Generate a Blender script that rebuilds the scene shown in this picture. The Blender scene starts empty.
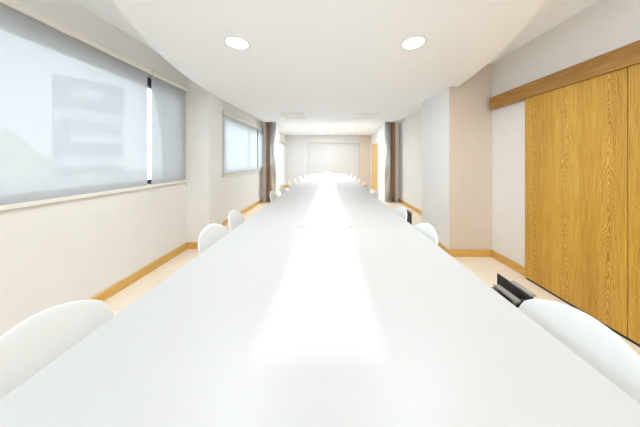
import bpy, bmesh, math, random
from mathutils import Vector, Matrix
random.seed(7)
scene = bpy.context.scene
C = bpy.context.collection
EYE = 1.34
SKY = 4.3

# ------------------------------------------------------------------ materials
def new_mat(name):
    m = bpy.data.materials.new(name); m.use_nodes = True
    nt = m.node_tree
    return m, nt, nt.nodes['Principled BSDF']

def plain(name, col, rough=0.5, metal=0.0, spec=0.5, noise=0.0, scale=30.0, bump=0.0):
    m, nt, p = new_mat(name)
    p.inputs['Base Color'].default_value = (*col, 1)
    p.inputs['Roughness'].default_value = rough
    p.inputs['Metallic'].default_value = metal
    p.inputs['Specular IOR Level'].default_value = spec
    tc = nt.nodes.new('ShaderNodeTexCoord')
    n = nt.nodes.new('ShaderNodeTexNoise'); n.inputs['Scale'].default_value = scale
    n.inputs['Detail'].default_value = 4
    nt.links.new(tc.outputs['Object'], n.inputs['Vector'])
    if noise:
        r = nt.nodes.new('ShaderNodeValToRGB')
        r.color_ramp.elements[0].position = 0.3; r.color_ramp.elements[1].position = 0.7
        r.color_ramp.elements[0].color = tuple(c * (1 - noise) for c in col) + (1,)
        r.color_ramp.elements[1].color = tuple(min(1, c * (1 + noise)) for c in col) + (1,)
        nt.links.new(n.outputs['Fac'], r.inputs['Fac'])
        nt.links.new(r.outputs['Color'], p.inputs['Base Color'])
    if bump:
        b = nt.nodes.new('ShaderNodeBump'); b.inputs['Strength'].default_value = bump
        b.inputs['Distance'].default_value = 0.002
        nt.links.new(n.outputs['Fac'], b.inputs['Height'])
        nt.links.new(b.outputs['Normal'], p.inputs['Normal'])
    return m

def oak(name, dark, mid, light, axis='Z', freq=1.0):
    """oak veneer: cathedral grain along one axis, fine pores on top"""
    m, nt, p = new_mat(name)
    tc = nt.nodes.new('ShaderNodeTexCoord')
    def mapped(scale, loc=(0, 0, 0)):
        mp = nt.nodes.new('ShaderNodeMapping'); mp.inputs['Scale'].default_value = scale
        mp.inputs['Location'].default_value = loc
        nt.links.new(tc.outputs['Object'], mp.inputs['Vector']); return mp
    def sc(across, along):
        return {'Z': (across, across, along), 'Y': (across, along, across), 'X': (along, across, across)}[axis]
    # broad rings
    warp = nt.nodes.new('ShaderNodeTexNoise'); warp.inputs['Scale'].default_value = 1.0
    warp.inputs['Detail'].default_value = 2.0
    nt.links.new(mapped(sc(4.2 * freq, .42)).outputs[0], warp.inputs['Vector'])
    mul = nt.nodes.new('ShaderNodeMath'); mul.operation = 'MULTIPLY'; mul.inputs[1].default_value = 24.0
    nt.links.new(warp.outputs['Fac'], mul.inputs[0])
    fr = nt.nodes.new('ShaderNodeMath'); fr.operation = 'PINGPONG'; fr.inputs[1].default_value = 0.5
    nt.links.new(mul.outputs[0], fr.inputs[0])
    # fine pores
    pores = nt.nodes.new('ShaderNodeTexNoise'); pores.inputs['Scale'].default_value = 1.0
    pores.inputs['Detail'].default_value = 5.0
    nt.links.new(mapped(sc(260, 6.0)).outputs[0], pores.inputs['Vector'])
    broad = nt.nodes.new('ShaderNodeTexNoise'); broad.inputs['Scale'].default_value = 1.0
    broad.inputs['Detail'].default_value = 1.0
    nt.links.new(mapped(sc(9, .25), (3, 7, 1)).outputs[0], broad.inputs['Vector'])
    add = nt.nodes.new('ShaderNodeMath'); add.operation = 'MULTIPLY_ADD'; add.inputs[1].default_value = 0.34
    nt.links.new(fr.outputs[0], add.inputs[0]); nt.links.new(pores.outputs['Fac'], add.inputs[2])
    add2 = nt.nodes.new('ShaderNodeMath'); add2.operation = 'MULTIPLY_ADD'; add2.inputs[1].default_value = 0.55
    nt.links.new(broad.outputs['Fac'], add2.inputs[0]); nt.links.new(add.outputs[0], add2.inputs[2])
    r = nt.nodes.new('ShaderNodeValToRGB')
    r.color_ramp.elements[0].position = 0.50; r.color_ramp.elements[0].color = (*dark, 1)
    r.color_ramp.elements[1].position = 1.12; r.color_ramp.elements[1].color = (*light, 1)
    e = r.color_ramp.elements.new(0.82); e.color = (*mid, 1)
    nt.links.new(add2.outputs[0], r.inputs['Fac'])
    nt.links.new(r.outputs['Color'], p.inputs['Base Color'])
    p.inputs['Roughness'].default_value = 0.42
    return m

def oak_veneer(name, dark, mid, light):
    """crown-cut oak on a panel standing in the YZ plane: columns of chevron rings with straight grain between"""
    m, nt, p = new_mat(name)
    N = nt.nodes.new; L = nt.links.new
    def math_(op, a, b=None, c=None):
        n = N('ShaderNodeMath'); n.operation = op
        for k, v in enumerate((a, b, c)):
            if v is None: continue
            if isinstance(v, (int, float)): n.inputs[k].default_value = v
            else: L(v, n.inputs[k])
        return n.outputs[0]
    tc = N('ShaderNodeTexCoord'); sp = N('ShaderNodeSeparateXYZ'); L(tc.outputs['Object'], sp.inputs[0])
    def noise(scale, detail, loc=(0, 0, 0)):
        mp = N('ShaderNodeMapping'); mp.inputs['Scale'].default_value = scale; mp.inputs['Location'].default_value = loc
        L(tc.outputs['Object'], mp.inputs['Vector'])
        n = N('ShaderNodeTexNoise'); n.inputs['Scale'].default_value = 1; n.inputs['Detail'].default_value = detail
        L(mp.outputs[0], n.inputs['Vector']); return n.outputs['Fac']
    wob = noise((1, 1.5, 2.2), 2)
    y = math_('ADD', sp.outputs['Y'], math_('MULTIPLY_ADD', wob, .07, -.035 - 1.59))
    d = math_('PINGPONG', y, .14)
    d = math_('SQRT', math_('MULTIPLY_ADD', d, d, .00002))
    rings = math_('MULTIPLY_ADD', sp.outputs['Z'], 15.0, math_('MULTIPLY', d, 75.0))
    rings = math_('MULTIPLY_ADD', noise((1, 14, 5), 3, (2, 5, 1)), 5.0, rings)
    fr = math_('PINGPONG', rings, .5)                       # 0 .. .5
    fade = N('ShaderNodeMapRange'); L(d, fade.inputs['Value'])
    fade.inputs['From Min'].default_value = .015; fade.inputs['From Max'].default_value = .075
    fade.inputs['To Min'].default_value = 1.0; fade.inputs['To Max'].default_value = .30
    fr = math_('MULTIPLY', math_('SUBTRACT', fr, .25), fade.outputs[0])
    fine = noise((1, 150, 4), 5)
    broad = noise((1, 11, .3), 1, (3, 7, 1))
    t = math_('MULTIPLY_ADD', fr, 1.15, .5)
    t = math_('MULTIPLY_ADD', math_('SUBTRACT', fine, .5), .9, t)
    t = math_('MULTIPLY_ADD', math_('SUBTRACT', broad, .5), .5, t)
    r = N('ShaderNodeValToRGB')
    r.color_ramp.elements[0].position = .22; r.color_ramp.elements[0].color = (*dark, 1)
    r.color_ramp.elements[1].position = .82; r.color_ramp.elements[1].color = (*light, 1)
    e = r.color_ramp.elements.new(.52); e.color = (*mid, 1)
    L(t, r.inputs['Fac']); L(r.outputs['Color'], p.inputs['Base Color'])
    p.inputs['Roughness'].default_value = .40
    return m

M = {}
M['wall'] = plain('off_white_wall_paint', (.785, .765, .74), .75, noise=.012, scale=6, bump=.05)
M['end'] = plain('light_grey_wall_paint', (.66, .65, .64), .75, noise=.012, scale=6, bump=.05)
M['beige'] = plain('beige_paint_and_shade', (.655, .57, .48), .75, noise=.012, scale=6, bump=.05)
M['grey_white'] = plain('cool_white_wall_paint', (.80, .795, .785), .75, noise=.012, scale=6, bump=.05)
M['ceiling'] = plain('white_ceiling_paint', (.925, .94, .955), .8, noise=.006, scale=5)
M['white_metal'] = plain('white_lacquered_metal', (.82, .82, .80), .35)
M['cream'] = plain('cream_blind_rail', (.80, .77, .70), .4)
M['shell'] = plain('white_moulded_plastic', (.76, .765, .76), .38, noise=.004, scale=20)
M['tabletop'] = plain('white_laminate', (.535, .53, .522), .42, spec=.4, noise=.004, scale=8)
M['grey'] = plain('mid_grey_metal', (.27, .255, .235), .35, noise=.08, scale=60)
M['dark'] = plain('black_plastic', (.035, .03, .028), .35, noise=.2, scale=40)
M['frame'] = plain('dark_grey_aluminium', (.06, .065, .08), .4)
M['steel'] = plain('brushed_steel', (.62, .60, .57), .28, metal=1.0, noise=.08, scale=60)
M['chrome'] = plain('satin_chrome', (.62, .60, .575), .42, metal=1.0, noise=.03, scale=20)
M['oak'] = oak_veneer('honey_oak_veneer', (.35, .172, .020), (.53, .292, .036), (.65, .395, .075))
M['oak_dark'] = oak('brown_oak_board', (.24, .108, .020), (.33, .160, .030), (.41, .215, .050), 'Y')
M['oak_base'] = oak('oak_skirting', (.50, .27, .055), (.62, .36, .085), (.70, .43, .12), 'Y')
M['oak_far'] = oak('pale_oak_veneer', (.55, .34, .10), (.66, .44, .16), (.74, .52, .22))
M['wood_strip'] = plain('brown_timber_strip', (.36, .19, .085), .5, noise=.15, scale=12)
M['stone'] = plain('pale_hill_rock', (.88, .77, .58), .9, noise=.25, scale=.25)
M['facade'] = plain('grey_facade', (.42, .44, .47), .8, noise=.05, scale=.5)
M['band'] = plain('white_facade_band', (.80, .80, .80), .8)
M['ground'] = plain('pale_paving', (.62, .63, .64), .9, noise=.2, scale=.3)

def tiles():
    m, nt, p = new_mat('beige_stone_tiles')
    tc = nt.nodes.new('ShaderNodeTexCoord')
    br = nt.nodes.new('ShaderNodeTexBrick')
    br.offset = 0.0; br.squash = 1.0
    br.inputs['Scale'].default_value = 1.0
    br.inputs['Brick Width'].default_value = .6; br.inputs['Row Height'].default_value = .6
    br.inputs['Mortar Size'].default_value = .0022; br.inputs['Mortar Smooth'].default_value = .2
    br.inputs['Color1'].default_value = (.90, .80, .665, 1)
    br.inputs['Color2'].default_value = (.92, .82, .69, 1)
    br.inputs['Mortar'].default_value = (.66, .54, .41, 1)
    nt.links.new(tc.outputs['Object'], br.inputs['Vector'])
    n = nt.nodes.new('ShaderNodeTexNoise'); n.inputs['Scale'].default_value = 3.5; n.inputs['Detail'].default_value = 6
    nt.links.new(tc.outputs['Object'], n.inputs['Vector'])
    mx = nt.nodes.new('ShaderNodeMix'); mx.data_type = 'RGBA'; mx.blend_type = 'OVERLAY'
    mx.inputs[0].default_value = .08
    nt.links.new(br.outputs['Color'], mx.inputs[6]); nt.links.new(n.outputs['Color'], mx.inputs[7])
    nt.links.new(mx.outputs[2], p.inputs['Base Color'])
    p.inputs['Roughness'].default_value = .35
    return m
M['tiles'] = tiles()

def blind_fabric(name, trans, opening, body):
    """screen cloth: scatters daylight through, lets a little of the view through its weave"""
    m = bpy.data.materials.new(name); m.use_nodes = True
    nt = m.node_tree; nt.nodes.clear()
    out = nt.nodes.new('ShaderNodeOutputMaterial')
    d = nt.nodes.new('ShaderNodeBsdfDiffuse'); d.inputs['Color'].default_value = (body, body, body, 1)
    t = nt.nodes.new('ShaderNodeBsdfTranslucent'); t.inputs['Color'].default_value = (.75, .74, .725, 1)
    tr = nt.nodes.new('ShaderNodeBsdfTransparent'); tr.inputs['Color'].default_value = (1, 1, 1, 1)
    a = nt.nodes.new('ShaderNodeMixShader'); a.inputs[0].default_value = trans
    b = nt.nodes.new('ShaderNodeMixShader'); b.inputs[0].default_value = opening
    nt.links.new(d.outputs[0], a.inputs[1]); nt.links.new(t.outputs[0], a.inputs[2])
    nt.links.new(a.outputs[0], b.inputs[1]); nt.links.new(tr.outputs[0], b.inputs[2])
    nt.links.new(b.outputs[0], out.inputs[0])
    return m
M['blind'] = blind_fabric('grey_screen_cloth', .27, .065, .50)
M['blind_sheer'] = blind_fabric('white_sheer_cloth', .68, .06, .85)

def glass():
    m = bpy.data.materials.new('window_glass'); m.use_nodes = True
    nt = m.node_tree; nt.nodes.clear()
    out = nt.nodes.new('ShaderNodeOutputMaterial')
    tr = nt.nodes.new('ShaderNodeBsdfTransparent'); tr.inputs['Color'].default_value = (.93, .96, .97, 1)
    g = nt.nodes.new('ShaderNodeBsdfGlossy'); g.inputs['Roughness'].default_value = .02
    mix = nt.nodes.new('ShaderNodeMixShader')
    fr = nt.nodes.new('ShaderNodeFresnel'); fr.inputs['IOR'].default_value = 1.3
    nt.links.new(fr.outputs[0], mix.inputs[0])
    nt.links.new(tr.outputs[0], mix.inputs[1]); nt.links.new(g.outputs[0], mix.inputs[2])
    nt.links.new(mix.outputs[0], out.inputs[0])
    return m
M['glass'] = glass()

def lamp_mat(name, strength, col=(.95, .98, 1)):
    m, nt, p = new_mat(name)
    p.inputs['Base Color'].default_value = (.9, .9, .88, 1)
    p.inputs['Emission Color'].default_value = (*col, 1)
    p.inputs['Emission Strength'].default_value = strength
    return m
M['lamp'] = lamp_mat('lit_lamp_diffuser', 4.0)

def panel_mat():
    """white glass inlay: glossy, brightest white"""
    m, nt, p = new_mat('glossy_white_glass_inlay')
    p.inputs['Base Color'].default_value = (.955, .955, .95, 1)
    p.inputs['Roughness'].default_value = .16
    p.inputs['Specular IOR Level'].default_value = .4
    # soft glow painted into the colour: white fades into laminate at the rim
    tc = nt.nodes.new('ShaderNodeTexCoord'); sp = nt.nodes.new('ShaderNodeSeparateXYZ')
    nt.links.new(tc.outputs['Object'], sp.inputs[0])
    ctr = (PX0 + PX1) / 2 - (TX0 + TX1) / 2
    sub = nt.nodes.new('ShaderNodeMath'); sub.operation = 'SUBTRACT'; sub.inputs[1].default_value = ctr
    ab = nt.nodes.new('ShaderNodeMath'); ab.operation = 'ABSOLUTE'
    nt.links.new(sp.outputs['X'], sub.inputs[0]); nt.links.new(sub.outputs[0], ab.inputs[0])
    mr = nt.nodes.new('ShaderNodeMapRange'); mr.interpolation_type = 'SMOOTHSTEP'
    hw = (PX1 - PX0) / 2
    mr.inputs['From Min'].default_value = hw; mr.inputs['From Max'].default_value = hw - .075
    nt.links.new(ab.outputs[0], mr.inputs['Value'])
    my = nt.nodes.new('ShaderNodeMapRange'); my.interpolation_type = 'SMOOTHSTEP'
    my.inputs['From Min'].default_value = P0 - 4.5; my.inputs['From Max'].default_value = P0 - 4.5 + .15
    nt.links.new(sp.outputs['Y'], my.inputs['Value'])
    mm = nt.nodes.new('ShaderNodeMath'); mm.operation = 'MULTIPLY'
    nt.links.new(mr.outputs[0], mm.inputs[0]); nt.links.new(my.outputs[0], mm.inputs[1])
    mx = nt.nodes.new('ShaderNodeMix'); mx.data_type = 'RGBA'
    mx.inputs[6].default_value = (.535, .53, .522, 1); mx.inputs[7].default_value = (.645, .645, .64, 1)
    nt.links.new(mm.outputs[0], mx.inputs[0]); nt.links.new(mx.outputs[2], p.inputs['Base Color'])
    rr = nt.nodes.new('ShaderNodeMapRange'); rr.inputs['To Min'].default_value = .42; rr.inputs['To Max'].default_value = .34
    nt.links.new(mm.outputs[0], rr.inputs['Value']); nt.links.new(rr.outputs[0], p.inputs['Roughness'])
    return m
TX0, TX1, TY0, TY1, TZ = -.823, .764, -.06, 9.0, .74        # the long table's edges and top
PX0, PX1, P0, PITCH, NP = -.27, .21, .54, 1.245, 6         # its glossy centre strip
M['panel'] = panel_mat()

# ------------------------------------------------------------------ mesh helpers
def add_box(bm, lo, hi):
    x0, y0, z0 = lo; x1, y1, z1 = hi
    v = [bm.verts.new(c) for c in ((x0,y0,z0),(x1,y0,z0),(x1,y1,z0),(x0,y1,z0),(x0,y0,z1),(x1,y0,z1),(x1,y1,z1),(x0,y1,z1))]
    for f in ((0,3,2,1),(4,5,6,7),(0,1,5,4),(1,2,6,5),(2,3,7,6),(3,0,4,7)):
        bm.faces.new([v[i] for i in f])

def add_lathe(bm, prof, centre=(0, 0, 0), n=32, arc=2 * math.pi, start=0.0):
    cx, cy, cz = centre
    full = abs(arc - 2 * math.pi) < 1e-6
    cols = n if full else n + 1
    ring = []
    for i in range(cols):
        a = start + arc * i / n
        ring.append([bm.verts.new((cx + r * math.cos(a), cy + r * math.sin(a), cz + z)) for r, z in prof])
    for i in range(n):
        a, b = ring[i], ring[(i + 1) % cols]
        for k in range(len(prof) - 1):
            bm.faces.new((a[k], b[k], b[k + 1], a[k + 1]))
    if full:
        bm.faces.new([ring[i][0] for i in range(cols)][::-1])
        bm.faces.new([ring[i][-1] for i in range(cols)])

def add_tube(bm, pts, radii, n=12):
    pts = [Vector(p) for p in pts]
    rings = []
    for i, p in enumerate(pts):
        d = (pts[min(i + 1, len(pts) - 1)] - pts[max(i - 1, 0)]).normalized()
        up = Vector((0, 0, 1)) if abs(d.z) < .95 else Vector((1, 0, 0))
        s = d.cross(up).normalized(); t = d.cross(s).normalized()
        r = radii if isinstance(radii, (int, float)) else radii[i]
        rings.append([bm.verts.new(p + s * (r * math.cos(2 * math.pi * k / n)) + t * (r * math.sin(2 * math.pi * k / n))) for k in range(n)])
    for a, b in zip(rings, rings[1:]):
        for k in range(n):
            bm.faces.new((a[k], a[(k + 1) % n], b[(k + 1) % n], b[k]))
    bm.faces.new(rings[0][::-1]); bm.faces.new(rings[-1])

def obj(name, bm, mat, parent=None, bevel=0.0, smooth=False, seg=2):
    bmesh.ops.recalc_face_normals(bm, faces=bm.faces)
    me = bpy.data.meshes.new(name); bm.to_mesh(me); bm.free()
    o = bpy.data.objects.new(name, me); C.objects.link(o)
    me.materials.append(mat)
    if parent: o.parent = parent
    if smooth:
        for p in me.polygons: p.use_smooth = True
    if bevel:
        b = o.modifiers.new('bevel', 'BEVEL'); b.width = bevel; b.segments = seg; b.limit_method = 'ANGLE'
    return o

def box(name, lo, hi, mat, parent=None, bevel=0.0):
    bm = bmesh.new(); add_box(bm, lo, hi)
    return obj(name, bm, mat, parent, bevel)

def struct(o):
    o['kind'] = 'structure'; return o

def thing(name, label, cat, loc=(0, 0, 0), rot=0, group=None):
    o = bpy.data.objects.new(name, None); C.objects.link(o)
    o.location = loc; o.rotation_euler = (0, 0, rot)
    o.empty_display_size = .1
    o['label'] = label; o['category'] = cat
    if group: o['group'] = group
    return o

def tag(o, label, cat, group=None):
    o['label'] = label; o['category'] = cat
    if group: o['group'] = group
    return o

def dup(root, loc, rot, label):
    r = root.copy(); C.objects.link(r); r.location = loc; r.rotation_euler = (0, 0, rot); r['label'] = label
    for ch in list(root.children):
        c = ch.copy(); C.objects.link(c); c.parent = r
        for g in list(ch.children):
            d = g.copy(); C.objects.link(d); d.parent = c
    return r

# ------------------------------------------------------------------ the room
XL, XR, YB, YE = -2.15, 2.27, -2.6, 10.0
XR2, YJ = 2.05, 7.45                       # the right wall steps in beyond the far pier
H, HS, HF = 2.68, 2.36, 2.56               # high ceiling, lowered slab, far ceiling
T = .25

struct(box('floor', (XL - T, YB - T, -.1), (XR + T, YE + T, 0), M['tiles']))
struct(box('ceiling', (XL - T, YB - T, H), (XR + T, YE + T, H + .1), M['ceiling']))
struct(box('ceiling_far', (XL, 3.42, HF), (XR, YE, H - .001), M['ceiling']))

def wall_with_holes(name, x0, x1, ya, yb, z0, z1, holes, mat):
    """wall along Y with rectangular openings (y0, y1, z0, z1)"""
    bm = bmesh.new(); y = ya
    for (h0, h1, a, b) in sorted(holes):
        add_box(bm, (x0, y, z0), (x1, h0, z1))
        if a > z0: add_box(bm, (x0, h0, z0), (x1, h1, a))
        if b < z1: add_box(bm, (x0, h0, b), (x1, h1, z1))
        y = h1
    add_box(bm, (x0, y, z0), (x1, yb, z1))
    return struct(obj(name, bm, mat))

WIN = [(-2.0, 2.94, 1.03, 2.37), (4.05, 6.42, 1.06, 2.27), (7.6, 9.5, .20, 2.2)]
wall_with_holes('wall_left', XL - T, XL, YB - T, YE + T, 0, H, WIN, M['wall'])
box_right = bmesh.new()
add_box(box_right, (XR, YB - T, 0), (XR + T, YE + T, H))
add_box(box_right, (XR2, YJ - .001, 0), (XR, YE, HF))
struct(obj('wall_right', box_right, M['wall']))
bm = bmesh.new()                            # wall behind the camera, with an unseen window added for fill light
bx0, bx1, bz0, bz1 = -1.1, 1.3, .9, 2.3
add_box(bm, (XL, YB - T, 0), (XR, YB, bz0)); add_box(bm, (XL, YB - T, bz1), (XR, YB, H))
add_box(bm, (XL, YB - T, bz0), (bx0, YB, bz1)); add_box(bm, (bx1, YB - T, bz0), (XR, YB, bz1))
struct(obj('wall_back', bm, M['wall']))
bm = bmesh.new()
add_box(bm, (bx0, YB - .16, bz0), (bx1, YB - .10, bz0 + .06)); add_box(bm, (bx0, YB - .16, bz1 - .06), (bx1, YB - .10, bz1))
for x in (bx0, .0725, bx1 - .055): add_box(bm, (x, YB - .156, bz0 + .06), (x + .055, YB - .104, bz1 - .06))
w4 = struct(obj('window_added', bm, M['white_metal'], bevel=.004))
for x in (bx0 + .055, .1275): box('pane', (x, YB - .135, bz0 + .06), (x + 1.1175, YB - .127, bz1 - .06), M['glass'], w4)  # panes of the added window
bm = bmesh.new()                            # end wall: shallow niche between two projecting piers and a header
add_box(bm, (XL, YE, 0), (XR, YE + T, H))
struct(obj('wall_end', bm, M['end']))
bm = bmesh.new()
add_box(bm, (XL, YE - .12, 0), (-1.06, YE, HF))
add_box(bm, (-1.06, YE - .12, HF - .36), (1.52, YE, HF))
struct(obj('wall_end_surround', bm, M['end']))
struct(box('wall_end_pier', (1.52, YE - .14, 0), (XR2, YE, HF), M['beige']))

# piers along the sides
struct(box('wall_left_pier', (XL, 3.03, 0), (-1.818, 3.40, H), M['wall']))
bm = bmesh.new(); add_box(bm, (1.67, 2.78, 0), (XR, 3.59, H))
pr = obj('wall_right_pier', bm, M['grey_white']); struct(pr)
pr.data.materials.append(M['beige'])  # for the front face: its shade is put into the beige colour
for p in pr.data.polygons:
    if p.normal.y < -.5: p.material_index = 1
struct(box('wall_far_left_pier', (XL, 6.5, 0), (-1.74, 6.95, HF), M['wall']))
struct(box('wall_far_right_pier', (1.82, 6.5, 0), (XR, YJ, HF), M['wall']))

# lowered ceiling slab with a rounded nose
bm = bmesh.new()
def half_w(y):
    if y < 3.3: return 1.815 * math.sqrt(max(0, 1 - ((3.3 - y) / 3.14) ** 2))
    return max(1.71, 1.815 - .10 * ((y - 3.3) / .9) ** 1.3)
ys = [.16 + 3.14 * (1 - math.cos(math.pi / 2 * i / 30)) for i in range(31)] + [3.3 + 2.02 * i / 14 for i in range(1, 15)]
out = [(-half_w(y), y) for y in ys] + [(half_w(y), y) for y in reversed(ys) if half_w(y) > 1e-4]
lo = [bm.verts.new((x, y, HS)) for x, y in out]; hi = [bm.verts.new((x, y, H - .002)) for x, y in out]
bm.faces.new(lo); bm.faces.new(hi[::-1])
for i in range(len(out)):
    j = (i + 1) % len(out); bm.faces.new((lo[i], lo[j], hi[j], hi[i]))
struct(obj('ceiling_slab', bm, M['ceiling']))

# skirting boards
BH, BT = .095, .018
bm = bmesh.new()
add_box(bm, (XL, YB, 0), (XL + BT, 3.03, BH)); add_box(bm, (XL, 3.03 - BT, 0), (-1.818 + BT, 3.03, BH))
add_box(bm, (-1.818, 3.03, 0), (-1.818 + BT, 3.40 + BT, BH)); add_box(bm, (XL, 3.40, 0), (-1.818, 3.40 + BT, BH))
add_box(bm, (XL, 3.41, 0), (XL + BT, 6.5, BH)); add_box(bm, (XL, 6.96, 0), (XL + BT, YE - .12, BH))
struct(obj('baseboard_left', bm, M['oak_base'], bevel=.003))
bm = bmesh.new()
add_box(bm, (XR - BT, 2.25, 0), (XR, 2.78, BH)); add_box(bm, (1.67 - BT, 2.78 - BT, 0), (XR, 2.78, BH))
add_box(bm, (1.67 - BT, 2.78, 0), (1.67, 3.59 + BT, BH)); add_box(bm, (1.67, 3.59, 0), (XR, 3.59 + BT, BH))
add_box(bm, (XR - BT, 3.6, 0), (XR, 6.5, BH)); add_box(bm, (XR2 - BT, YJ, 0), (XR2, 8.38, BH))
add_box(bm, (XR2 - BT, 9.42, 0), (XR2, YE - .14, BH))
struct(obj('baseboard_right', bm, M['oak_base'], bevel=.003))
bm = bmesh.new()
add_box(bm, (XL + BT, YE - .12 - BT, 0), (-1.06, YE - .12, BH)); add_box(bm, (-1.06, YE - BT, 0), (1.52, YE, BH))
add_box(bm, (1.52, YE - .14 - BT, 0), (XR2 - BT, YE - .14, BH))
struct(obj('baseboard_end', bm, M['oak_base'], bevel=.003))

# windows: dark frame with its panes
def window(name, y0, y1, z0, z1, posts, mat='frame', fw=.055, head=.11, sill=.06):
    xa, xb = XL - .16, XL - .10
    bm = bmesh.new()
    add_box(bm, (xa, y0, z0), (xb, y1, z0 + sill)); add_box(bm, (xa, y0, z1 - head), (xb, y1, z1))
    for y in [y0, y1 - fw] + posts:
        add_box(bm, (xa + .004, y, z0 + sill), (xb - .004, y + fw, z1 - head))
    w = struct(obj(name, bm, M[mat], bevel=.004))
    edges = [y0] + posts + [y1 - fw]
    for a, b in zip(edges, edges[1:]):
        box('pane', (xa + .025, a + fw, z0 + sill), (xa + .033, b, z1 - head), M['glass'], w)
    bm = bmesh.new(); add_box(bm, (xb, y0, z0), (XL, y1, z0 + .012)); obj('window_sill', bm, M['white_metal'], w)
    return w
window('window_1', *WIN[0], posts=[-.75, .55])
window('window_2', *WIN[1], posts=[5.3], mat='white_metal')
window('window_3', *WIN[2], posts=[8.5], mat='white_metal')

# roller blinds
def roller_blind(y0, y1, zt, zb, label, cloth='blind', group='roller blinds over the left windows'):
    t = thing('roller_blind', label, 'blind', (XL, (y0 + y1) / 2, zb), 0, group)
    w = (y1 - y0) / 2; h = zt - zb
    bm = bmesh.new()                                         # rounded head rail
    prof = [(.002, h - .068), (.040, h - .068), (.050, h - .058), (.052, h - .03), (.046, h - .008), (.034, h), (.002, h)]
    a = [bm.verts.new((x, -w, z)) for x, z in prof]; b = [bm.verts.new((x, w, z)) for x, z in prof]
    for i in range(len(prof)):
        j = (i + 1) % len(prof); bm.faces.new((a[i], a[j], b[j], b[i]))
    bm.faces.new(a[::-1]); bm.faces.new(b)
    obj('head_rail', bm, M['cream'], t)
    bm = bmesh.new()                                         # cloth, with real (thin) wave
    n = 24; rows = []
    for k in range(2):
        z = .03 if k == 0 else h - .06
        rows.append([bm.verts.new((.022 + .0006 * math.sin(i * 1.3), -w + .012 + (2 * w - .024) * i / n, z)) for i in range(n + 1)])
    for i in range(n): bm.faces.new((rows[0][i], rows[0][i + 1], rows[1][i + 1], rows[1][i]))
    obj('cloth', bm, M[cloth], t, smooth=True)
    bm = bmesh.new(); add_box(bm, (.010, -w + .004, 0), (.034, w - .004, .034))
    obj('bottom_bar', bm, M['cream'], t, bevel=.006)
    bm = bmesh.new(); add_box(bm, (0, w - .004, h - .075), (.058, w + .006, h + .004))
    obj('end_bracket', bm, M['white_metal'], t, bevel=.002)
    bm = bmesh.new(); add_box(bm, (0, w - .002, .0), (.045, w + .022, .042))
    obj('guide_clip', bm, M['white_metal'], t, bevel=.003)
    return t
roller_blind(.60, 2.355, 2.426, 1.01, 'wide pale roller blind over the big window nearest the camera')  # stops out of view; glass beyond is left bare to add daylight
roller_blind(2.385, 2.985, 2.426, 1.01, 'narrow pale roller blind between the wide blind and the wall pier')
roller_blind(4.00, 5.92, 2.33, 1.0, 'pale roller blind on the window beyond the left wall pier', 'blind_sheer')
roller_blind(6.02, 6.44, 2.33, 1.0, 'slim pale roller blind right before the left steel column', 'blind_sheer')
roller_blind(7.55, 9.55, 2.24, .14, 'long pale blind on the far window behind the left steel column', 'blind_sheer')

# timber pelmet over the sliding doors, and the doors
bm = bmesh.new(); add_box(bm, (2.195, -2.3, 2.03), (XR, 2.735, 2.19))
pel = obj('trim_1', bm, M['oak_dark'], bevel=.003); struct(pel)
def sliding_door(name, y0, y1, x0, x1):
    d = struct(box(name, (x0, y0, .022), (x1, y1, 2.03), M['oak'], bevel=.002))
    return d
sliding_door('door_1', 1.487, 2.262, 2.215, 2.255)
sliding_door('door_2', .70, 1.483, 2.217, 2.257)
sliding_door('door_3', -.09, .696, 2.215, 2.255)
struct(box('trim_2', (2.222, -2.3, 0), (2.262, 2.262, .004), M['frame']))

d = struct(box('door_4', (XR2 - .03, 8.46, .01), (XR2, 9.34, 1.98), M['oak_far'], bevel=.003))
bm = bmesh.new()
add_box(bm, (XR2 - .04, 8.38, 0), (XR2, 8.46, 2.05)); add_box(bm, (XR2 - .04, 9.34, 0), (XR2, 9.42, 2.05))
add_box(bm, (XR2 - .04, 8.46, 1.98), (XR2, 9.34, 2.05))
obj('door_frame', bm, M['oak_far'], d, bevel=.003)
bm = bmesh.new(); add_lathe(bm, [(.026, 0), (.026, .006)], n=20)
bmesh.ops.rotate(bm, verts=bm.verts, cent=(0, 0, 0), matrix=Matrix.Rotation(-math.pi / 2, 3, 'Y'))
bmesh.ops.translate(bm, verts=bm.verts, vec=(XR2 - .03, 9.25, 1.02))
add_tube(bm, [(XR2 - .032, 9.25, 1.02), (XR2 - .08, 9.25, 1.02), (XR2 - .085, 9.24, 1.02), (XR2 - .085, 9.13, 1.02)], .010)
obj('door_handle', bm, M['steel'], d, smooth=True)

# steel-clad columns in front of the far piers, with a timber strip on the outer side
def steel_column(x, label):
    t = thing('steel_column', label, 'column', (x, 6.40, 0), 0, 'steel columns in front of the far piers')
    bm = bmesh.new()
    add_lathe(bm, [(.100, .03), (.100, HF - .035)], n=48)
    obj('shaft', bm, M['chrome'], t, smooth=False)
    for p in t.children[0].data.polygons: p.use_smooth = abs(p.normal.z) < .5
    bm = bmesh.new(); add_lathe(bm, [(.106, 0), (.106, .03)], n=48); obj('base_ring', bm, M['steel'], t)
    bm = bmesh.new(); add_lathe(bm, [(.106, HF - .035), (.106, HF - .001)], n=48); obj('top_ring', bm, M['steel'], t)
    return t
steel_column(-1.80, 'round polished steel column on the window side, in front of the far pier')
steel_column(1.885, 'round polished steel column on the door side, in front of the far pier')
struct(box('trim_3', (-2.035, 6.455, 0), (-1.945, 6.5, HF - .001), M['wood_strip'], bevel=.004))
struct(box('trim_4', (2.03, 6.455, 0), (2.14, 6.5, HF - .001), M['wood_strip'], bevel=.004))

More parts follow.
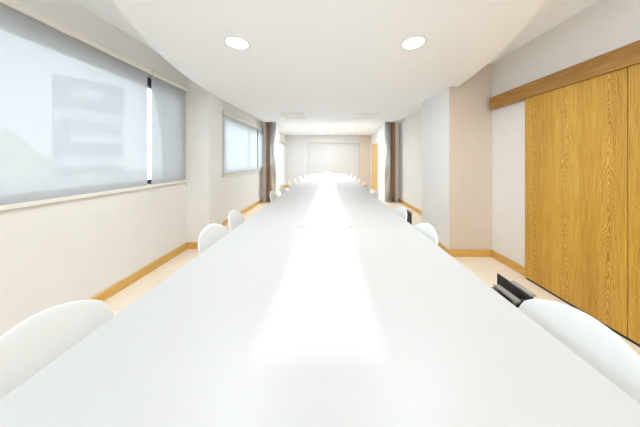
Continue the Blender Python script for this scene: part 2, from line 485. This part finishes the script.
# ------------------------------------------------------------------ ceiling fittings
LAMPS = []
def downlight(x, y, z, r, label, cat='ceiling light', group='recessed ceiling lights', power=16):
    t = thing('downlight', label, cat, (x, y, z), 0, group)
    bm = bmesh.new()
    add_lathe_ring = [(r * .80, 0.0), (r * .84, -.006), (r * .97, -.008), (r, -.004), (r, 0.0)]
    n = 48; rings = []
    for i in range(n):
        a = 2 * math.pi * i / n
        rings.append([bm.verts.new((q * math.cos(a), q * math.sin(a), zz)) for q, zz in add_lathe_ring])
    for i in range(n):
        A, B = rings[i], rings[(i + 1) % n]
        for k in range(len(add_lathe_ring) - 1): bm.faces.new((A[k], B[k], B[k + 1], A[k + 1]))
    obj('trim_ring', bm, M['white_metal'], t, smooth=True)
    bm = bmesh.new(); add_lathe(bm, [(r * .80, -.0035), (r * .80, -.0005)], n=48)
    obj('diffuser', bm, M['lamp'], t)
    LAMPS.append((x, y, z, r, power))
    return t
downlight(-.80, 1.745, HS, .107, 'round recessed downlight on the left of the near ceiling')
downlight(.735, 1.745, HS, .107, 'round recessed downlight on the right of the near ceiling')
downlight(-1.13, 8.4, HF, .085, 'small round downlight in the far ceiling, toward the windows', power=10)
downlight(.97, 8.4, HF, .085, 'small round downlight in the far ceiling, toward the door', power=10)
for i, (x, y, w) in enumerate(((-.27, 6.97, 'nearer left'), (.10, 6.97, 'nearer right'), (-.32, 9.04, 'farther left'), (.13, 9.04, 'farther right'))):
    downlight(x, y, HF, .075, 'small ceiling spot over the table end, %s of the middle four' % w, group='middle ceiling spots', power=40 if y < 8 else 3)
for x in (-1.85, 1.85):  # unseen lamps added to brighten the near room
    downlight(x, .25, H, .107, 'added unseen downlight beside the lowered ceiling nose, %s side' % ('window' if x < 0 else 'door'), power=3 if x < 0 else 14)
for x in (-1.1, 1.1):  # two more lamps added out of view as fill
    downlight(x, -1.2, H, .107, 'added unseen downlight behind the camera, %s side' % ('window' if x < 0 else 'door'))

def vent(x, label):
    t = thing('ceiling_vent', label, 'vent', (x, 4.62, HS), 0, 'air vents in the lowered ceiling')
    bm = bmesh.new(); w, d = .25, .30
    for a, b in (((-w, -d), (w, -d + .025)), ((-w, d - .025), (w, d)), ((-w, -d), (-w + .02, d)), ((w - .02, -d), (w, d))):
        add_box(bm, (a[0], a[1], -.010), (b[0], b[1], -.001))
    obj('frame', bm, M['white_metal'], t, bevel=.002)
    bm = bmesh.new(); add_box(bm, (-w + .02, -d + .025, -.003), (w - .02, d - .025, -.001))
    obj('backing', bm, plain('vent_backing', (.86, .86, .85), .6), t)
    for k in range(4):
        bm = bmesh.new(); cx = -.165 + .11 * k
        v = [bm.verts.new(c) for c in ((cx - .03, -d + .03, -.003), (cx + .02, -d + .03, -.016), (cx + .02, d - .03, -.016), (cx - .03, d - .03, -.003),
                                       (cx - .026, -d + .03, -.001), (cx + .024, -d + .03, -.014), (cx + .024, d - .03, -.014), (cx - .026, d - .03, -.001))]
        for f in ((0,1,2,3),(7,6,5,4),(0,4,5,1),(1,5,6,2),(2,6,7,3),(3,7,4,0)): bm.faces.new([v[i] for i in f])
        obj('slat', bm, M['white_metal'], t)
    return t
vent(-.81, 'white slatted air vent in the lowered ceiling, window side')
vent(.83, 'white slatted air vent in the lowered ceiling, door side')

# ------------------------------------------------------------------ the long table
tab = thing('conference_table', 'very long white conference table with a bright glossy centre strip', 'table', ((TX0 + TX1) / 2, 4.5, 0))
ox, oy = (TX0 + TX1) / 2, 4.5
PEND = P0 + PITCH * NP
bm = bmesh.new()
zt0 = TZ - .04
add_box(bm, (TX0 - ox, TY0 - oy, zt0), (PX0 - ox, TY1 - oy, TZ)); add_box(bm, (PX1 - ox, TY0 - oy, zt0), (TX1 - ox, TY1 - oy, TZ))
add_box(bm, (PX0 - ox, TY0 - oy, zt0), (PX1 - ox, P0 - oy, TZ)); add_box(bm, (PX0 - ox, PEND - oy, zt0), (PX1 - ox, TY1 - oy, TZ))
bmesh.ops.remove_doubles(bm, verts=bm.verts, dist=1e-5)
inner = [f for f in bm.faces if (abs(f.normal.z) < .5 and abs(abs(f.calc_center_median().x) ) < 2 and
         ((abs(f.calc_center_median().y - (TY0 - oy)) > 1e-3 and abs(f.calc_center_median().y - (TY1 - oy)) > 1e-3) and
          (abs(f.calc_center_median().x - (PX0 - ox)) < 1e-3 or abs(f.calc_center_median().x - (PX1 - ox)) < 1e-3)
          and (f.calc_center_median().y < P0 - oy - 1e-3 or f.calc_center_median().y > PEND - oy + 1e-3)))]
bmesh.ops.delete(bm, geom=inner, context='FACES_ONLY')
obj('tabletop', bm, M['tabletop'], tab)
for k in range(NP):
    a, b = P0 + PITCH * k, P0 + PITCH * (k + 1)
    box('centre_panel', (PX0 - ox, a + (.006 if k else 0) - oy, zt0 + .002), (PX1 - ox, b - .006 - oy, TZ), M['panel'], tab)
box('underframe', (-.45, TY0 - oy + .5, zt0 - .07), (.45, TY1 - oy - .5, zt0 - .001), M['white_metal'], tab)
for k in range(5):
    y = -3.75 + 1.93 * k
    bm = bmesh.new(); add_box(bm, (-.30, y - .035, .02), (.30, y + .035, zt0 - .07)); add_box(bm, (-.33, y - .09, 0), (.33, y + .09, .02))
    obj('leg', bm, M['white_metal'], tab, bevel=.004)

# ------------------------------------------------------------------ chairs
def shell_mesh():
    bm = bmesh.new()
    nu, nv = 22, 30
    W = .206
    grid = []
    for j in range(nv + 1):
        row = []
        v = j / nv
        for i in range(nu + 1):
            u = -1 + 2 * i / nu
            au = abs(u)
            top = .812 - .085 * au ** 2 - .07 * (1 - math.sqrt(max(0, 1 - (au * .998) ** 14)))
            # centre profile: seat front lip -> seat -> bend -> back
            if v < .08:
                s = v / .08; y = .215 - .012 * (1 - math.cos(s * math.pi / 2)) ; z = .425 + .025 * math.sin(s * math.pi / 2)
            elif v < .45:
                s = (v - .08) / .37; y = .203 - .318 * s; z = .45 - .012 * math.sin(s * math.pi)
            elif v < .60:
                s = (v - .45) / .15; a = s * math.radians(80)
                y = -.115 - .075 * math.sin(a); z = .45 + .075 * (1 - math.cos(a))
            else:
                s = (v - .60) / .40
                y0 = -.115 - .075 * math.sin(math.radians(80)); z0 = .45 + .075 * (1 - math.cos(math.radians(80)))
                z = z0 + (top - z0) * s
                y = y0 - .085 * (z - z0) / .31 - .0 * s
            w = W
            if v < .12: w = W * (.86 + .14 * math.sin(v / .12 * math.pi / 2))
            if .40 < v < .66:
                w = W * (1 - .045 * math.sin((v - .40) / .26 * math.pi))
            x = u * w
            # hollow: sides of the seat rise, sides of the back wrap forward
            if v > .5: y += .026 * au ** 2.4 * min(1, (v - .5) / .25)
            z += .022 * au ** 3 * (1 if v < .5 else max(0, 1 - (v - .5) / .12))
            row.append(bm.verts.new((x, y, z)))
        grid.append(row)
    for j in range(nv):
        for i in range(nu):
            bm.faces.new((grid[j][i], grid[j][i + 1], grid[j + 1][i + 1], grid[j + 1][i]))
    return bm

def chair(loc, rot, label):
    t = thing('shell_chair', label, 'chair', loc, rot, 'white shell chairs around the long table')
    s = obj('shell', shell_mesh(), M['shell'], t, smooth=True)
    so = s.modifiers.new('thick', 'SOLIDIFY'); so.thickness = .011; so.offset = 0
    bv = s.modifiers.new('round', 'BEVEL'); bv.width = .004; bv.segments = 2; bv.limit_method = 'ANGLE'; bv.angle_limit = math.radians(60)
    bm = bmesh.new()
    add_tube(bm, [(-.13, -.10, .425), (-.13, .11, .425), (.13, .11, .425), (.13, -.10, .425), (-.13, -.10, .425)], .009)
    obj('seat_frame', bm, M['white_metal'], t, smooth=True)
    for sx in (-1, 1):
        for sy, y in ((1, .11), (-1, -.10)):
            bm = bmesh.new()
            add_tube(bm, [(sx * .13, y, .425), (sx * .16, y + sy * .035, .22), (sx * .19, y + sy * .07, 0)], [.011, .011, .008])
            obj('leg', bm, M['white_metal'], t, smooth=True)
    return t

# local +Y is the way the sitter faces; window-side chairs face +X (rot -90), door-side face -X (rot +90)
# x is where the top of the back stands
LEFT = [(-1.01, 0.685, 'white shell chair on the window side, nearest the camera', .05),
        (-0.985, 1.62, 'white shell chair, second from the camera on the window side', 0),
        (-1.02, 2.11, 'white shell chair, third from the camera on the window side', 0.12),
        (-0.99, 3.4, 'white shell chair, fourth from the camera on the window side', 0),
        (-0.99, 4.1, 'white shell chair, fifth from the camera on the window side', 0),
        (-0.99, 4.95, 'white shell chair, sixth from the camera on the window side', 0),
        (-0.99, 5.65, 'white shell chair, seventh from the camera on the window side', 0),
        (-0.99, 6.65, 'white shell chair, eighth from the camera on the window side', 0),
        (-0.99, 7.75, 'white shell chair, farthest along the window side of the table', 0)]
RIGHT = [(0.89, 0.675, 'white shell chair on the door side, nearest the camera', 0),
        (0.835, 1.64, 'white shell chair, second from the camera on the door side', 0),
        (0.845, 2.24, 'white shell chair, third from the camera on the door side', -0.03),
        (0.865, 3.5, 'white shell chair, fourth from the camera on the door side', 0),
        (0.865, 4.2, 'white shell chair, fifth from the camera on the door side', 0),
        (0.865, 4.9, 'white shell chair, sixth from the camera on the door side', 0),
        (0.865, 5.6, 'white shell chair, seventh from the camera on the door side', 0),
        (0.865, 6.4, 'white shell chair, eighth from the camera on the door side', 0),
        (0.865, 7.55, 'white shell chair, farthest along the door side of the table', 0)]
first = None
for side, lst, rot in ((-1, LEFT, -math.pi / 2), (1, RIGHT, math.pi / 2)):
    for x, y, label, r in lst:
        if first is None: first = chair((x + .0, y, 0), rot + r, label)
        else: dup(first, (x, y, 0), rot + r, label)
dup(first, (-.04, 9.22, 0), math.pi, 'white shell chair at the far end of the table, facing the camera')
CH = [o for o in C.objects if o.name.startswith('shell_chair')]
for o in CH:                                   # set each chair so that its back stands where listed
    if abs(o.location.x) > .5:
        o.location.x += .276 * (1 if o.location.x < 0 else -1)

# ------------------------------------------------------------------ unidentified dark boxes on the door-side table edge, parts guessed
def dark_box(y0, y1, dx, label):
    t = thing('dark_box', label, 'box', (TX1 + dx, y0, TZ), 0, 'unidentified dark boxes along the table edge')
    L = y1 - y0
    bm = bmesh.new(); add_box(bm, (.134, 0, -.17), (.142, L, -.006)); obj('back_plate', bm, M['dark'], t, bevel=.0015)
    bm = bmesh.new(); add_box(bm, (.086, .006, -.17), (.134, L - .006, -.075)); add_box(bm, (.002, L - .05, -.16), (.086, L - .006, -.09))
    obj('body', bm, M['dark'], t, bevel=.003)
    bm = bmesh.new(); add_box(bm, (.088, .0, -.17), (.134, .006, -.02)); obj('end_plate', bm, M['dark'], t, bevel=.0015)
    bm = bmesh.new(); add_box(bm, (.078, .012, -.047), (.108, L - .045, -.037)); obj('shelf', bm, M['grey'], t, bevel=.0015)
    bm = bmesh.new(); add_box(bm, (.130, 0, -.006), (.156, L * .58, .002)); obj('top_cap', bm, M['grey'], t, bevel=.0015)
    for k in range(2):
        bm = bmesh.new(); add_box(bm, (.090, .03 + k * (L - .09), -.075), (.100, .042 + k * (L - .09), -.047)); obj('bracket', bm, M['steel'], t)
    bm = bmesh.new(); add_lathe(bm, [(.009, 0), (.009, .014), (.006, .018)], (.112, .06, -.075), n=20); obj('knob', bm, M['steel'], t)
    return t
dark_box(.885, 1.07, 0, 'dark open box with grey metal shelf beside the nearest door-side chair')
dark_box(2.27, 2.53, .034, 'small dark box showing its narrow end, behind the third door-side chair')

# ------------------------------------------------------------------ outdoors
struct(box('ground', (-160, -80, -4.6), (-2.9, 120, -4.5), M['ground']))
bd = thing('office_building_outside', 'pale banded building seen faintly through the wide blind', 'building', (-35.2, 29.6, -4.5), -.709)
box('walls', (-4, -3.05, 0), (4, 3.05, 16.5), M['facade'], bd)
for k in range(5):
    box('facade_band', (4.0, -3.05 if k % 2 else -1.6, 2.0 + 3.0 * k), (4.2, 1.0 if k == 4 else 3.05, 3.4 + 3.0 * k), M['band'], bd)
bm = bmesh.new()
N = 40; pts = {}
for i in range(N + 1):
    for j in range(N + 1):
        x = -1 + 2 * i / N; y = -1 + 2 * j / N
        r = math.hypot(x, y)
        z = max(0, 1 - r) ** 1.1 * (1 + .18 * math.sin(9 * x + 2) * math.cos(7 * y))
        pts[i, j] = bm.verts.new((x * 13, y * 13, z * 10.5))
for i in range(N):
    for j in range(N):
        bm.faces.new((pts[i, j], pts[i + 1, j], pts[i + 1, j + 1], pts[i, j + 1]))
hl = obj('hill', bm, M['stone'], smooth=True); hl.location = (-64, 40, -4.5)
tag(hl, 'pale sandy hill seen faintly through the wide blind, left of the building', 'hill')

pw = box('parapet_wall', (-31, 17, -4.5), (-30.6, 31, -.6), M['band'])
tag(pw, 'low white wall outside, in front of the banded building', 'wall')
# ------------------------------------------------------------------ light
w = bpy.data.worlds.new('sky'); scene.world = w; w.use_nodes = True
nt = w.node_tree; bg = nt.nodes['Background']
tc = nt.nodes.new('ShaderNodeTexCoord'); sep = nt.nodes.new('ShaderNodeSeparateXYZ')
ramp = nt.nodes.new('ShaderNodeValToRGB')
ramp.color_ramp.elements[0].position = 0.0; ramp.color_ramp.elements[0].color = (.86, .94, 1, 1)
ramp.color_ramp.elements[1].position = 0.7; ramp.color_ramp.elements[1].color = (.74, .87, 1, 1)
nt.links.new(tc.outputs['Generated'], sep.inputs[0]); nt.links.new(sep.outputs['Z'], ramp.inputs[0])
nt.links.new(ramp.outputs[0], bg.inputs['Color'])
bg.inputs['Strength'].default_value = SKY

def lamp(x, y, z, r, power, col=(.89, .95, 1)):
    l = bpy.data.lights.new('downlight_glow', 'AREA'); l.shape = 'DISK'; l.size = r * 1.6
    l.energy = power; l.color = col
    o = bpy.data.objects.new('downlight_glow', l); C.objects.link(o)
    o.location = (x, y, z - .012)
for x, y, z, r, power in LAMPS:
    lamp(x, y, z, r, power)

# ------------------------------------------------------------------ camera
cam = bpy.data.cameras.new('camera'); co = bpy.data.objects.new('camera', cam); C.objects.link(co)
co.location = (0, 0, EYE); co.rotation_euler = (math.pi / 2, 0, 0)
cam.sensor_fit = 'HORIZONTAL'; cam.sensor_width = 36; cam.lens = 200 / 640 * 36
cam.shift_x = -9 / 640; cam.shift_y = -53.5 / 640
cam.clip_start = .02; cam.clip_end = 500
scene.camera = co
scene.view_settings.view_transform = 'Standard'; scene.view_settings.look = 'None'
scene.view_settings.gamma = 1; scene.view_settings.exposure = 0.07
scene.view_settings.use_curve_mapping = False
scene.cycles.max_bounces = 16; scene.cycles.diffuse_bounces = 10; scene.cycles.glossy_bounces = 5
scene.cycles.transparent_max_bounces = 16; scene.cycles.sample_clamp_indirect = 6
scene.cycles.caustics_reflective = False; scene.cycles.caustics_refractive = False
